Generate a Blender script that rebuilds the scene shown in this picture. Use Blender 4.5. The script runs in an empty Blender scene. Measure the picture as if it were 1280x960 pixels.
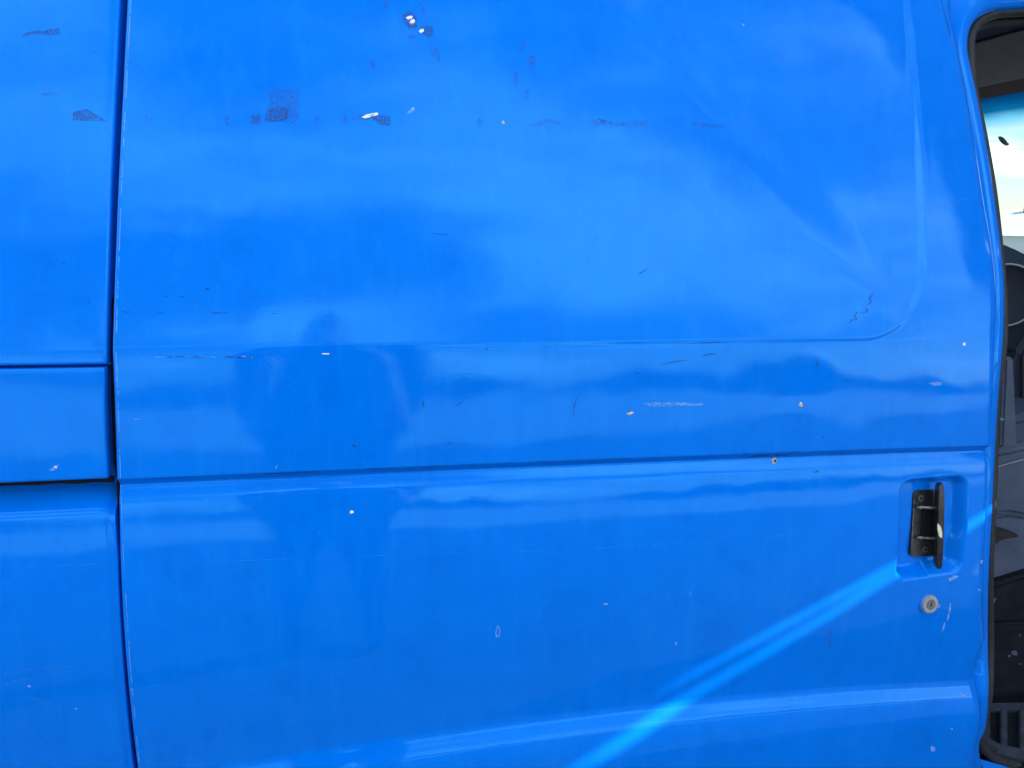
import bpy, bmesh, math, random
import numpy as np
from mathutils import Vector, Matrix
R = math.radians
rng = random.Random(7)

# ---------------------------------------------------------------- camera, sky, sun, exposure
F = 950.0                                   # focal length in photo pixels (photo is 1280 wide)
PSI, PIT, ROLL = R(12.5), R(12.0), R(1.3)
CAM = np.array([0.0, -0.95, 1.34])
fw = np.array([math.cos(PIT)*math.sin(PSI), math.cos(PIT)*math.cos(PSI), -math.sin(PIT)])
r0 = np.array([math.cos(PSI), -math.sin(PSI), 0.0]); u0 = np.cross(r0, fw)
rt = r0*math.cos(ROLL) + u0*math.sin(ROLL); up = -r0*math.sin(ROLL) + u0*math.cos(ROLL)
sc = bpy.context.scene
col = sc.collection
cd = bpy.data.cameras.new('camera'); co = bpy.data.objects.new('camera', cd); col.objects.link(co)
cd.sensor_width = 36.0; cd.lens = F/1280*36; cd.clip_start = 0.01; cd.clip_end = 3000
co.matrix_world = Matrix(((rt[0], up[0], -fw[0], CAM[0]), (rt[1], up[1], -fw[1], CAM[1]), (rt[2], up[2], -fw[2], CAM[2]), (0, 0, 0, 1)))
sc.camera = co

SUN_G = R(13.5)                              # angle between the van side and the sun
SUN_M = 0.62                                # how steeply the sunbeams fall along the side
S = np.array([math.cos(SUN_G), -math.sin(SUN_G), SUN_M*math.cos(SUN_G)]); S /= np.linalg.norm(S)
SUN_E = math.asin(S[2]); SUN_AZ = math.atan2(S[0], S[1])   # azimuth from +Y towards +X
sd = bpy.data.lights.new('sun', 'SUN'); sd.energy = 5.0; sd.angle = R(0.48); sd.color = (1.0, 0.95, 0.86)
so = bpy.data.objects.new('sun', sd); col.objects.link(so)
so.rotation_euler = Vector(S).to_track_quat('Z', 'Y').to_euler(); so.location = (4, -2, 6)

w = bpy.data.worlds.new('World'); sc.world = w; w.use_nodes = True
nt = w.node_tree; N = nt.nodes; L = nt.links
bg = N['Background']; bg.inputs['Strength'].default_value = 0.10
sky = N.new('ShaderNodeTexSky'); sky.sky_type = 'NISHITA'; sky.sun_disc = False
sky.sun_elevation = SUN_E; sky.sun_rotation = SUN_AZ; sky.altitude = 50; sky.air_density = 1.0; sky.dust_density = 0.3; sky.ozone_density = 1.5
tc = N.new('ShaderNodeTexCoord'); sep = N.new('ShaderNodeSeparateXYZ'); L.new(tc.outputs['Generated'], sep.inputs[0])
def wm(op, a, b=None):
    n = N.new('ShaderNodeMath'); n.operation = op
    for i, v in enumerate((a, b)):
        if v is None: continue
        if isinstance(v, (int, float)): n.inputs[i].default_value = v
        else: L.new(v, n.inputs[i])
    return n.outputs[0]
zz = wm('ADD', wm('MAXIMUM', sep.outputs[2], 0.0), 0.16)
cmb = N.new('ShaderNodeCombineXYZ'); L.new(wm('DIVIDE', sep.outputs[0], zz), cmb.inputs[0]); L.new(wm('MULTIPLY', wm('DIVIDE', sep.outputs[1], zz), 1.8), cmb.inputs[1])
cn = N.new('ShaderNodeTexNoise'); cn.noise_dimensions = '4D'; cn.inputs['W'].default_value = 16.0; cn.inputs['Scale'].default_value = 0.85; cn.inputs['Detail'].default_value = 10; cn.inputs['Roughness'].default_value = 0.58; cn.inputs['Distortion'].default_value = 0.35
L.new(cmb.outputs[0], cn.inputs['Vector'])
cr = N.new('ShaderNodeMapRange'); cr.interpolation_type = 'SMOOTHSTEP'
cr.inputs['From Min'].default_value = 0.45; cr.inputs['From Max'].default_value = 0.66; cr.inputs['To Max'].default_value = 0.8
L.new(cn.outputs[0], cr.inputs['Value'])
mx = N.new('ShaderNodeMix'); mx.data_type = 'RGBA'
L.new(cr.outputs[0], mx.inputs[0]); L.new(sky.outputs[0], mx.inputs[6]); mx.inputs[7].default_value = (15.5, 16.5, 17.5, 1)
L.new(mx.outputs[2], bg.inputs['Color'])

sc.view_settings.view_transform = 'Standard'; sc.view_settings.look = 'None'
sc.view_settings.exposure = 1.55; sc.view_settings.gamma = 1.0; sc.view_settings.use_curve_mapping = False
sc.render.engine = 'CYCLES'
sc.cycles.max_bounces = 8; sc.cycles.transparent_max_bounces = 12

# ---------------------------------------------------------------- materials
def mat(name, color, rough=0.5, spec=0.5, metal=0.0, coat=0.0, coat_rough=0.03, coat_ior=1.5, var=None, vscale=8.0, bump=0.0, bscale=60.0, bdist=0.001):
    m = bpy.data.materials.new(name); m.use_nodes = True
    n = m.node_tree.nodes; l = m.node_tree.links; b = n['Principled BSDF']
    b.inputs['Base Color'].default_value = (*color, 1); b.inputs['Roughness'].default_value = rough
    b.inputs['Specular IOR Level'].default_value = spec; b.inputs['Metallic'].default_value = metal
    b.inputs['Coat Weight'].default_value = coat; b.inputs['Coat Roughness'].default_value = coat_rough; b.inputs['Coat IOR'].default_value = coat_ior
    t = n.new('ShaderNodeTexCoord')
    if var:
        x = n.new('ShaderNodeTexNoise'); x.inputs['Scale'].default_value = vscale; x.inputs['Detail'].default_value = 8; x.inputs['Roughness'].default_value = 0.65
        l.new(t.outputs['Object'], x.inputs['Vector'])
        r = n.new('ShaderNodeValToRGB'); r.color_ramp.elements[0].position = 0.35; r.color_ramp.elements[1].position = 0.68
        r.color_ramp.elements[0].color = (*color, 1); r.color_ramp.elements[1].color = (*var, 1)
        l.new(x.outputs[0], r.inputs[0]); l.new(r.outputs[0], b.inputs['Base Color'])
    if bump:
        x = n.new('ShaderNodeTexNoise'); x.inputs['Scale'].default_value = bscale; x.inputs['Detail'].default_value = 4
        l.new(t.outputs['Object'], x.inputs['Vector'])
        bp = n.new('ShaderNodeBump'); bp.inputs['Strength'].default_value = bump; bp.inputs['Distance'].default_value = bdist
        l.new(x.outputs[0], bp.inputs['Height']); l.new(bp.outputs[0], b.inputs['Normal'])
    return m

BLUE = (0.0, 0.165, 0.80)
def paint_material(name):
    m = bpy.data.materials.new(name); m.use_nodes = True
    n = m.node_tree.nodes; l = m.node_tree.links; b = n['Principled BSDF']
    t = n.new('ShaderNodeTexCoord')
    def noise(scale, detail=4, rough=0.5, sx=1, sy=1, sz=1):
        mp = n.new('ShaderNodeMapping'); mp.inputs['Scale'].default_value = (sx, sy, sz); l.new(t.outputs['Object'], mp.inputs[0])
        x = n.new('ShaderNodeTexNoise'); x.inputs['Scale'].default_value = scale; x.inputs['Detail'].default_value = detail; x.inputs['Roughness'].default_value = rough
        l.new(mp.outputs[0], x.inputs['Vector']); return x.outputs[0]
    def rng_(v, a, b_, c, d):
        r = n.new('ShaderNodeMapRange'); r.interpolation_type = 'SMOOTHSTEP'
        for k, q in zip(('From Min', 'From Max', 'To Min', 'To Max'), (a, b_, c, d)): r.inputs[k].default_value = q
        l.new(v, r.inputs['Value']); return r.outputs[0]
    def mix(f, a, bcol):
        x = n.new('ShaderNodeMix'); x.data_type = 'RGBA'; l.new(f, x.inputs[0])
        if isinstance(a, tuple): x.inputs[6].default_value = (*a, 1)
        else: l.new(a, x.inputs[6])
        x.inputs[7].default_value = (*bcol, 1); return x.outputs[2]
    c = mix(rng_(noise(6, 9, 0.7, 1, 1, 0.7), 0.3, 0.7, 0.0, 1.0), (0.0, 0.166, 0.74), (0.0, 0.184, 0.80))
    # blotchy grime film, fine grit and rain streaks
    c = mix(rng_(noise(16, 8, 0.72), 0.48, 0.70, 0.0, 0.28), c, (0.0, 0.115, 0.57))
    c = mix(rng_(noise(9, 10, 0.8, 1, 1, 0.5), 0.50, 0.74, 0.0, 0.20), c, (0.02, 0.28, 0.88))
    c = mix(rng_(noise(70, 4, 0.6, 1, 1, 0.05), 0.48, 0.78, 0.0, 0.20), c, (0.01, 0.26, 0.84))
    c = mix(rng_(noise(420, 2, 0.5), 0.58, 0.76, 0.0, 0.16), c, (0.0, 0.09, 0.42))
    c = mix(rng_(noise(330, 2, 0.5), 0.64, 0.80, 0.0, 0.10), c, (0.10, 0.38, 0.85))
    l.new(c, b.inputs['Base Color'])
    b.inputs['Specular IOR Level'].default_value = 0.50; b.inputs['Specular Tint'].default_value = (0.18, 0.78, 1.0, 1)
    l.new(rng_(noise(7, 8, 0.7), 0.3, 0.75, 0.03, 0.10), b.inputs['Roughness'])
    bp = n.new('ShaderNodeBump'); bp.inputs['Strength'].default_value = 0.12; bp.inputs['Distance'].default_value = 0.0002
    l.new(noise(330, 2), bp.inputs['Height'])
    b2 = n.new('ShaderNodeBump'); b2.inputs['Strength'].default_value = 0.5; b2.inputs['Distance'].default_value = 0.004
    l.new(noise(5.5, 2, 0.4), b2.inputs['Height']); l.new(b2.outputs[0], bp.inputs['Normal'])
    l.new(bp.outputs[0], b.inputs['Normal'])
    return m
def speckled(name, color, cut=0.5, scale=300, rough=0.6, amax=1.0):
    """worn print or scuff: colour broken up into flecks, paint showing between them"""
    m = mat(name, color, rough, 0.3)
    n = m.node_tree.nodes; l = m.node_tree.links; b = n['Principled BSDF']
    t = n.new('ShaderNodeTexCoord'); x = n.new('ShaderNodeTexNoise'); x.inputs['Scale'].default_value = scale; x.inputs['Detail'].default_value = 5; x.inputs['Roughness'].default_value = 0.7
    l.new(t.outputs['Object'], x.inputs['Vector'])
    r = n.new('ShaderNodeMapRange'); r.inputs['From Min'].default_value = cut-0.06; r.inputs['From Max'].default_value = cut+0.06
    r.inputs['To Max'].default_value = amax; l.new(x.outputs[0], r.inputs['Value']); l.new(r.outputs[0], b.inputs['Alpha'])
    return m
PAINT = paint_material('blue_paint')
M = dict(
    rubber=mat('black_rubber', (0.016, 0.017, 0.019), 0.6, 0.4, var=(0.03, 0.032, 0.038), vscale=40, bump=0.2, bscale=200),
    gap=mat('gap_sealant', (0.006, 0.006, 0.008), 0.8, 0.2),
    black=mat('black_handle_plastic', (0.010, 0.010, 0.012), 0.28, 0.6, var=(0.03, 0.03, 0.033), vscale=90, bump=0.3, bscale=300),
    worn=mat('worn_steel', (0.30, 0.29, 0.28), 0.4, 0.5, 0.7, var=(0.03, 0.03, 0.03), vscale=160),
    plug=mat('lock_plug_metal', (0.24, 0.24, 0.25), 0.35, 0.5, 0.6, var=(0.15, 0.15, 0.155), vscale=200),
    glint=mat('lever_glint_cream', (0.75, 0.72, 0.55), 0.35, 0.5, 0.25),  # cream colour standing in for the sun glint on the lever
    rust=mat('dirty_screw', (0.07, 0.065, 0.06), 0.55, 0.4, 0.6, var=(0.14, 0.12, 0.10), vscale=300),
    lock=mat('lock_metal', (0.46, 0.48, 0.53), 0.3, 0.5, 0.5, var=(0.31, 0.315, 0.335), vscale=150, bump=0.3, bscale=400),
    dark=mat('cab_dark', (0.014, 0.02, 0.034), 0.7, 0.3, var=(0.022, 0.03, 0.045), vscale=12),
    liner=mat('cab_lining', (0.06, 0.075, 0.13), 0.85, 0.2),
    visor=mat('visor_grey', (0.52, 0.48, 0.48), 0.85, 0.2, var=(0.44, 0.40, 0.40), vscale=30),
    header=mat('header_brown', (0.24, 0.20, 0.20), 0.8, 0.2),
    dash=mat('dash_plastic', (0.018, 0.036, 0.06), 0.5, 0.4, var=(0.025, 0.045, 0.07), vscale=20),
    bezel=mat('bezel_grey', (0.25, 0.26, 0.30), 0.4, 0.5),
    seat=mat('seat_grey', (0.045, 0.062, 0.105), 0.85, 0.2, var=(0.06, 0.08, 0.125), vscale=60, bump=0.4, bscale=500),
    trim=mat('trim_grey', (0.075, 0.098, 0.15), 0.6, 0.3, var=(0.055, 0.072, 0.115), vscale=25, bump=0.2, bscale=500),
    riser=mat('riser_black', (0.003, 0.005, 0.009), 0.7, 0.2, var=(0.009, 0.012, 0.019), vscale=28, bump=0.4, bscale=120),
    step=mat('step_plastic', (0.022, 0.03, 0.045), 0.6, 0.3, var=(0.05, 0.06, 0.08), vscale=35, bump=0.4, bscale=150),
    chip=mat('primer_white', (0.80, 0.80, 0.76), 0.6, 0.3),
    chiptan=mat('primer_tan', (0.55, 0.40, 0.26), 0.7, 0.3),
    pale=speckled('pale_scuff', (0.25, 0.52, 0.90), 0.50, 420, amax=0.6),
    pale2=speckled('bright_scuff', (0.40, 0.64, 0.90), 0.48, 500, amax=0.6),
    film=speckled('faint_scuff', (0.03, 0.30, 0.86), 0.52, 260, amax=0.45),
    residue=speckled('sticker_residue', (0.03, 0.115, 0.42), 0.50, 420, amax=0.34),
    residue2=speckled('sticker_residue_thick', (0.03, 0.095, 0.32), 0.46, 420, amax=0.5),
    edgeline=speckled('worn_edge_highlight', (0.16, 0.42, 0.92), 0.45, 70, amax=0.7),
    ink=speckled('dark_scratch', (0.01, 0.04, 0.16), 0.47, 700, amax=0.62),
    skin=mat('skin', (0.70, 0.42, 0.34), 0.5, 0.4),
    cloth=mat('dark_jacket', (0.02, 0.022, 0.03), 0.85, 0.2),
    trousers=mat('dark_trousers', (0.03, 0.033, 0.045), 0.9, 0.2),
    hair=mat('dark_hair', (0.02, 0.015, 0.012), 0.6, 0.3),
    phone=mat('phone_black', (0.01, 0.01, 0.011), 0.25, 0.5),
    ground=mat('worn_asphalt', (0.050, 0.050, 0.052), 0.9, 0.2, var=(0.075, 0.074, 0.073), vscale=1.5, bump=0.4, bscale=30, bdist=0.01),
    pale_concrete=mat('pale_concrete', (0.40, 0.39, 0.37), 0.9, 0.2, var=(0.48, 0.47, 0.45), vscale=0.8),
    hills=mat('far_trees', (0.035, 0.05, 0.03), 0.95, 0.1, var=(0.06, 0.075, 0.045), vscale=0.4),
    white=mat('white_render', (0.75, 0.74, 0.72), 0.9, 0.2),
    wood=mat('grey_timber', (0.16, 0.12, 0.085), 0.8, 0.2, var=(0.23, 0.18, 0.13), vscale=6, bump=0.5, bscale=25),
)
def glass_mat():
    m = bpy.data.materials.new('tinted_windscreen'); m.use_nodes = True
    n = m.node_tree.nodes; l = m.node_tree.links
    for q in list(n):
        if q.type != 'OUTPUT_MATERIAL': n.remove(q)
    out = [q for q in n if q.type == 'OUTPUT_MATERIAL'][0]
    t = n.new('ShaderNodeTexCoord'); s = n.new('ShaderNodeSeparateXYZ'); l.new(t.outputs['Object'], s.inputs[0])
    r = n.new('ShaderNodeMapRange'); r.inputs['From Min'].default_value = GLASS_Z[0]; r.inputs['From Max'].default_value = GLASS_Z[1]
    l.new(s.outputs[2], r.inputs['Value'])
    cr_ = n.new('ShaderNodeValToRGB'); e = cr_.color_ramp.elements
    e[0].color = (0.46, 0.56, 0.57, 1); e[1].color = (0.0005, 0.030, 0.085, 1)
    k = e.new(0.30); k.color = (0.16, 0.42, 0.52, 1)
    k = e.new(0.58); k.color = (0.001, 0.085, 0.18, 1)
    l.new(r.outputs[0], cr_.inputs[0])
    tr = n.new('ShaderNodeBsdfTransparent'); l.new(cr_.outputs[0], tr.inputs[0])
    g = n.new('ShaderNodeBsdfGlossy'); g.inputs['Roughness'].default_value = 0.02
    ms = n.new('ShaderNodeMixShader'); ms.inputs[0].default_value = 0.03; l.new(tr.outputs[0], ms.inputs[1]); l.new(g.outputs[0], ms.inputs[2])
    l.new(ms.outputs[0], out.inputs[0])
    return m

# ---------------------------------------------------------------- helpers
def ray(px, py):
    return fw*F + rt*(px-640) - up*(py-480)
def link(name, verts, faces, m, parent=None, smooth=True, kind=None):
    me = bpy.data.meshes.new(name); me.from_pydata([tuple(map(float, v)) for v in verts], [], [tuple(map(int, f)) for f in faces]); me.update()
    bm = bmesh.new(); bm.from_mesh(me); bmesh.ops.recalc_face_normals(bm, faces=bm.faces[:]); bm.to_mesh(me); bm.free()
    if smooth: me.polygons.foreach_set('use_smooth', [True]*len(me.polygons))
    me.materials.append(m)
    o = bpy.data.objects.new(name, me); col.objects.link(o)
    if parent is not None: o.parent = parent
    if kind: o['kind'] = kind
    return o
def grid_obj(name, X, Y, Z, m, parent=None, kind=None, flip=False):
    """a sheet from 2-D arrays of coordinates"""
    r_, c_ = X.shape
    co_ = np.stack([X, Y, Z], -1).reshape(-1, 3).astype(np.float32)
    i = np.arange(r_*c_).reshape(r_, c_)
    q = np.stack([i[:-1, :-1], i[:-1, 1:], i[1:, 1:], i[1:, :-1]], -1).reshape(-1, 4)
    if flip: q = q[:, ::-1]
    me = bpy.data.meshes.new(name); me.vertices.add(len(co_)); me.vertices.foreach_set('co', co_.ravel())
    me.loops.add(q.size); me.loops.foreach_set('vertex_index', q.ravel().astype(np.int32))
    me.polygons.add(len(q)); me.polygons.foreach_set('loop_start', np.arange(0, q.size, 4, dtype=np.int32)); me.polygons.foreach_set('loop_total', np.full(len(q), 4, dtype=np.int32))
    me.update(calc_edges=True); me.validate()
    me.polygons.foreach_set('use_smooth', [True]*len(me.polygons))
    me.materials.append(m)
    o = bpy.data.objects.new(name, me); col.objects.link(o)
    if parent is not None: o.parent = parent
    if kind: o['kind'] = kind
    return o
def tag(o, label=None, cat=None, group=None, kind=None):
    for k, v in (('label', label), ('category', cat), ('group', group), ('kind', kind)):
        if v: o[k] = v
    return o
def empty(name, loc=(0, 0, 0)):
    o = bpy.data.objects.new(name, None); o.location = loc; o.empty_display_size = 0.1; col.objects.link(o); return o
def bm_obj(name, bm, m, parent=None, smooth=True):
    bmesh.ops.recalc_face_normals(bm, faces=bm.faces[:])
    me = bpy.data.meshes.new(name); bm.to_mesh(me); bm.free()
    if smooth: me.polygons.foreach_set('use_smooth', [True]*len(me.polygons))
    if smooth: me.set_sharp_from_angle(angle=R(35))
    me.materials.append(m); o = bpy.data.objects.new(name, me); col.objects.link(o)
    if parent is not None: o.parent = parent
    return o
def add_box(bm, c, size, bev=0.0, seg=2, rot=None):
    t = bmesh.new(); bmesh.ops.create_cube(t, size=1.0)
    for v in t.verts: v.co = Vector((v.co.x*size[0], v.co.y*size[1], v.co.z*size[2]))
    if bev: bmesh.ops.bevel(t, geom=t.edges[:], offset=bev, segments=seg, profile=0.5, affect='EDGES')
    mm = Matrix.Translation(Vector(c)) @ (rot.to_4x4() if rot else Matrix.Identity(4))
    t.transform(mm); me = bpy.data.meshes.new('t'); t.to_mesh(me); t.free(); bm.from_mesh(me); bpy.data.meshes.remove(me)
def add_cyl(bm, a, b, r1, r2=None, n=24, bev=0.0):
    a, b = Vector(a), Vector(b); d = b-a
    t = bmesh.new(); bmesh.ops.create_cone(t, cap_ends=True, segments=n, radius1=r1, radius2=r1 if r2 is None else r2, depth=d.length)
    if bev:
        bmesh.ops.bevel(t, geom=[e for e in t.edges if abs(e.verts[0].co.z-e.verts[1].co.z) < 1e-6], offset=bev, segments=2, affect='EDGES')
    t.transform(Matrix.Translation((a+b)/2) @ d.to_track_quat('Z', 'Y').to_matrix().to_4x4())
    me = bpy.data.meshes.new('t'); t.to_mesh(me); t.free(); bm.from_mesh(me); bpy.data.meshes.remove(me)
def tube(name, pts, rad, m, parent=None, n=10, sq=(1, 1), closed=False):
    """a tube swept along 3-D points"""
    pts = [Vector(p) for p in pts]; V = []; Fc = []
    for i, p in enumerate(pts):
        d = ((pts[(i+1) % len(pts)] if closed else pts[min(i+1, len(pts)-1)]) - (pts[i-1] if (i or closed) else pts[0])).normalized()
        a = d.cross(Vector((0, 1, 0)))
        a = a.normalized() if a.length > 1e-4 else Vector((1, 0, 0))
        b = a.cross(d).normalized()
        for k in range(n):
            t = 2*math.pi*k/n; V.append(p + a*math.cos(t)*rad*sq[0] + b*math.sin(t)*rad*sq[1])
    rr = len(pts)
    for i in range(rr if closed else rr-1):
        j = (i+1) % rr
        for k in range(n):
            Fc.append((i*n+k, i*n+(k+1) % n, j*n+(k+1) % n, j*n+k))
    if not closed: Fc += [tuple(range(n)), tuple(range((rr-1)*n, rr*n))]
    return link(name, V, Fc, m, parent)
def smooth_path(pts, k=6):
    """Catmull-Rom through points"""
    P_ = [np.array(p, float) for p in pts]; out = []
    for i in range(len(P_)-1):
        a, b, c, d = P_[max(i-1, 0)], P_[i], P_[i+1], P_[min(i+2, len(P_)-1)]
        for s in range(k):
            t = s/k; out.append(0.5*((2*b)+(c-a)*t+(2*a-5*b+4*c-d)*t*t+(3*b-a-3*c+d)*t**3))
    out.append(P_[-1]); return out
def sstep(a, b, v):
    t = np.clip((v-a)/(b-a), 0, 1); return t*t*(3-2*t)

# ---------------------------------------------------------------- the shape of the van's side
# tilt of the skin (degrees, positive = leaning back / facing up) by height, integrated into a depth profile
Z_CREASE, Z_GROOVE, Z_RIDGE = 1.181, 1.022, 0.652
def profile(tab):
    zs = np.linspace(0.25, 2.05, 7201); tt = np.interp(zs, *zip(*tab))
    P_ = np.concatenate([[0], np.cumsum(np.tan(np.radians(tt[:-1]))*np.diff(zs))]); P_ -= np.interp(1.04, zs, P_); return zs, P_
LOW = [(0.25, -14), (0.45, -9), (0.58, -3), (0.602, 4), (0.622, 12), (0.636, 23), (0.648, 25), (0.656, 14), (0.6615, -4), (0.67, -6), (0.72, -6), (0.80, -1), (0.86, 3), (0.90, 6.5), (0.93, 8.5), (0.96, 10.5), (0.996, 13), (1.001, 22), (1.0125, 27), (1.0155, 12), (1.0170, -48), (1.0245, -48), (1.027, 4), (1.03, 5)]
ZS, P_SHARP = profile(LOW + [(1.1755, 7), (1.1875, 14), (1.62, 19), (1.75, 24), (1.90, 45), (2.05, 75)])
_, P_SOFT = profile(LOW + [(1.08, 6.5), (1.18, 9), (1.30, 14.5), (1.62, 19), (1.75, 24), (1.90, 45), (2.05, 75)])
def at_plain(px, py, off=0.0, prof=None):
    d = ray(px, py); y = off
    for _ in range(40):
        q = CAM + d*((y-CAM[1])/d[1]); y = np.interp(q[2], ZS, P_SHARP) + 0.012*q[0]**2 + off
    return q
def at_y(px, py, Y):
    d = ray(px, py); return CAM + d*((Y-CAM[1])/d[1])
def line_z(pts):
    q = np.array([at_plain(*p) for p in pts]); return q[:, 0], q[:, 2]
CR = line_z([(150, 440), (400, 437), (640, 432), (1000, 428)])
GR = line_z([(150, 602), (400, 591), (640, 580), (900, 570), (1235, 558)])
RI = line_z([(320, 966), (640, 911), (860, 889), (1210, 863)])
_pf = {}
def curve(c, x):
    if id(c) not in _pf: _pf[id(c)] = np.polyfit(c[0], c[1], 2)
    k = _pf[id(c)]; t = np.clip(x, c[0][0]-0.05, c[0][-1]+0.05); return (k[0]*t+k[1])*t+k[2]
def warp(x, z):
    """height -> reference height, so that crease, groove and ridge run along their measured lines"""
    a, b, c = curve(RI, x), curve(GR, x), curve(CR, x)
    lo = (z-a)+Z_RIDGE-0.012*0
    mid = Z_RIDGE + (z-a)/(b-a)*(Z_GROOVE-Z_RIDGE)
    hi = Z_GROOVE + (z-b)/(c-b)*(Z_CREASE-Z_GROOVE)
    top = Z_CREASE + (z-c)
    return np.where(z < a, lo, np.where(z < b, mid, np.where(z < c, hi, top)))
BL = at_plain(1152, 300)[0]               # right border of the pressed upper field
def base_y(x, z):
    wz = warp(x, z)
    k = sstep(0.66, 0.93, x)
    y = np.interp(wz, ZS, P_SHARP)*(1-k) + np.interp(wz, ZS, P_SOFT)*k
    return y + 0.012*x*x
# pressed upper field: a large round-cornered plateau
C0 = at_plain(1135, 10); C1 = at_plain(1155, 330)
def field_y(x, z):
    xr_ = np.interp(z, [C1[2], C0[2]], [C1[0], C0[0]]); zb = curve(CR, x)+0.003
    r_ = 0.11
    qx = x-(xr_-r_); qz = (zb+r_)-z
    d = np.minimum(np.maximum(qx, qz), 0)+np.hypot(np.maximum(qx, 0), np.maximum(qz, 0))-r_
    side = sstep(-0.05, 0.05, qx-qz)          # 1 along the right border, 0 along the bottom one
    return -0.0012*(0.15+0.85*sstep(-0.1, 0.8, x))*sstep(0.004, -0.004, d)*(1-side) + side*(0.0016*sstep(0.013, -0.013, d)-0.0008*np.exp(-(d/0.008)**2))
# handle recess
HC0 = at_plain(1124, 660); HC1 = at_plain(1211, 660); HT = at_plain(1167, 597); HB = at_plain(1167, 722)
HCX, HCZ, HWX, HWZ = (HC0[0]+HC1[0])/2, (HT[2]+HB[2])/2, (HC1[0]-HC0[0])/2, (HT[2]-HB[2])/2
RECESS = 0.020
def recess_y(x, z):
    r_ = 0.022
    sk = 0.10*(x-HCX)
    qx = np.abs(x-HCX)-(HWX-r_); qz = np.abs(z-HCZ-sk*0.3)-(HWZ-r_)
    d = np.minimum(np.maximum(qx, qz), 0)+np.hypot(np.maximum(qx, 0), np.maximum(qz, 0))-r_
    wid = np.where(x > HCX, 0.016, 0.010)+0.008*sstep(0.0, -0.03, z-HCZ)
    return RECESS*sstep(0.0015, -1.0, d/wid)
# valley along the front edge near the roof
VL = np.array([at_plain(*p) for p in [(1174, -60), (1178, 0), (1187, 40), (1197, 85)]])
def valley_y(x, z):
    xv = np.interp(-z, -VL[:, 2], VL[:, 0]); return 0.006*np.exp(-((x-xv)/0.005)**2)*sstep(VL[3, 2], VL[2, 2]+0.01, z)
# end of the ridge just before the front edge, a few dents
def dents_y(x, z):
    y = 0.0006*np.exp(-((x-0.35)/0.10)**2-((z-1.28)/0.05)**2) - 0.0005*np.exp(-((x-0.62)/0.09)**2-((z-1.09)/0.03)**2)
    y = y + 0.0006*np.exp(-((x-0.05)/0.12)**2-((z-0.88)/0.05)**2) + 0.0005*np.exp(-((x-0.55)/0.08)**2-((z-0.86)/0.04)**2)
    return y
def door_y(x, z):
    x = np.asarray(x, float); z = np.asarray(z, float)
    return base_y(x, z)+field_y(x, z)+recess_y(x, z)+valley_y(x, z)+dents_y(x, z)
def at_door(px, py, off=0.0, fn=None):
    fn = fn or door_y; d = ray(px, py); y = 0.0
    for _ in range(40):
        q = CAM + d*((y-CAM[1])/d[1]); t_ = 0.4*y+0.6*(float(fn(q[0], q[2]))+off)
        if abs(t_-y) < 1e-6: break
        y = t_
    return q

# ---------------------------------------------------------------- setting
NG = 40
gx = np.concatenate([-np.geomspace(1200, 2, 20), np.geomspace(2, 1200, 20)]); GX, GY = np.meshgrid(gx, gx)
tag(grid_obj('ground', GX, GY, GX*0, M['ground']), kind='structure')
V = []; Fc = []; n_ = 240
for i in range(n_):
    a = 2*math.pi*i/n_; rr = 95+12*math.sin(3*a)+6*math.sin(7*a+1)
    h = 3.6+1.2*math.sin(2*a+0.6)+1.2*math.sin(11*a)+rng.uniform(-.8, .8)
    if math.sin(a) > 0.15: h *= 0.62
    else: h *= 1.15
    V += [(rr*math.cos(a), rr*math.sin(a), -0.1), ((rr+3)*math.cos(a), (rr+3)*math.sin(a), h), ((rr+9)*math.cos(a), (rr+9)*math.sin(a), h*0.9), ((rr+14)*math.cos(a), (rr+14)*math.sin(a), -0.1)]
for i in range(n_):
    j = (i+1) % n_
    for k in range(3): Fc.append((4*i+k, 4*i+k+1, 4*j+k+1, 4*j+k))
tag(link('concrete_yard', [(2.6, -1.5, 0.004), (75, -60, 0.004), (75, 75, 0.004), (2.6, 75, 0.004)], [(0, 1, 2, 3)], M['pale'+'_concrete'], smooth=False), kind='structure')
tag(link('concrete_yard', [(-75, -75, 0.004), (75, -75, 0.004), (75, -60.5, 0.004), (9, -10.5, 0.004), (-75, -9, 0.004)], [(0, 1, 2, 3, 4)], M['pale_concrete'], smooth=False), kind='structure')
tag(link('hills', V, Fc, M['hills'], smooth=False), kind='structure')

# ---------------------------------------------------------------- the van
van = tag(empty('panel_van', (0, 0, 0)), 'blue panel van with a scuffed sliding door and an open dark cab', 'van')

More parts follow.
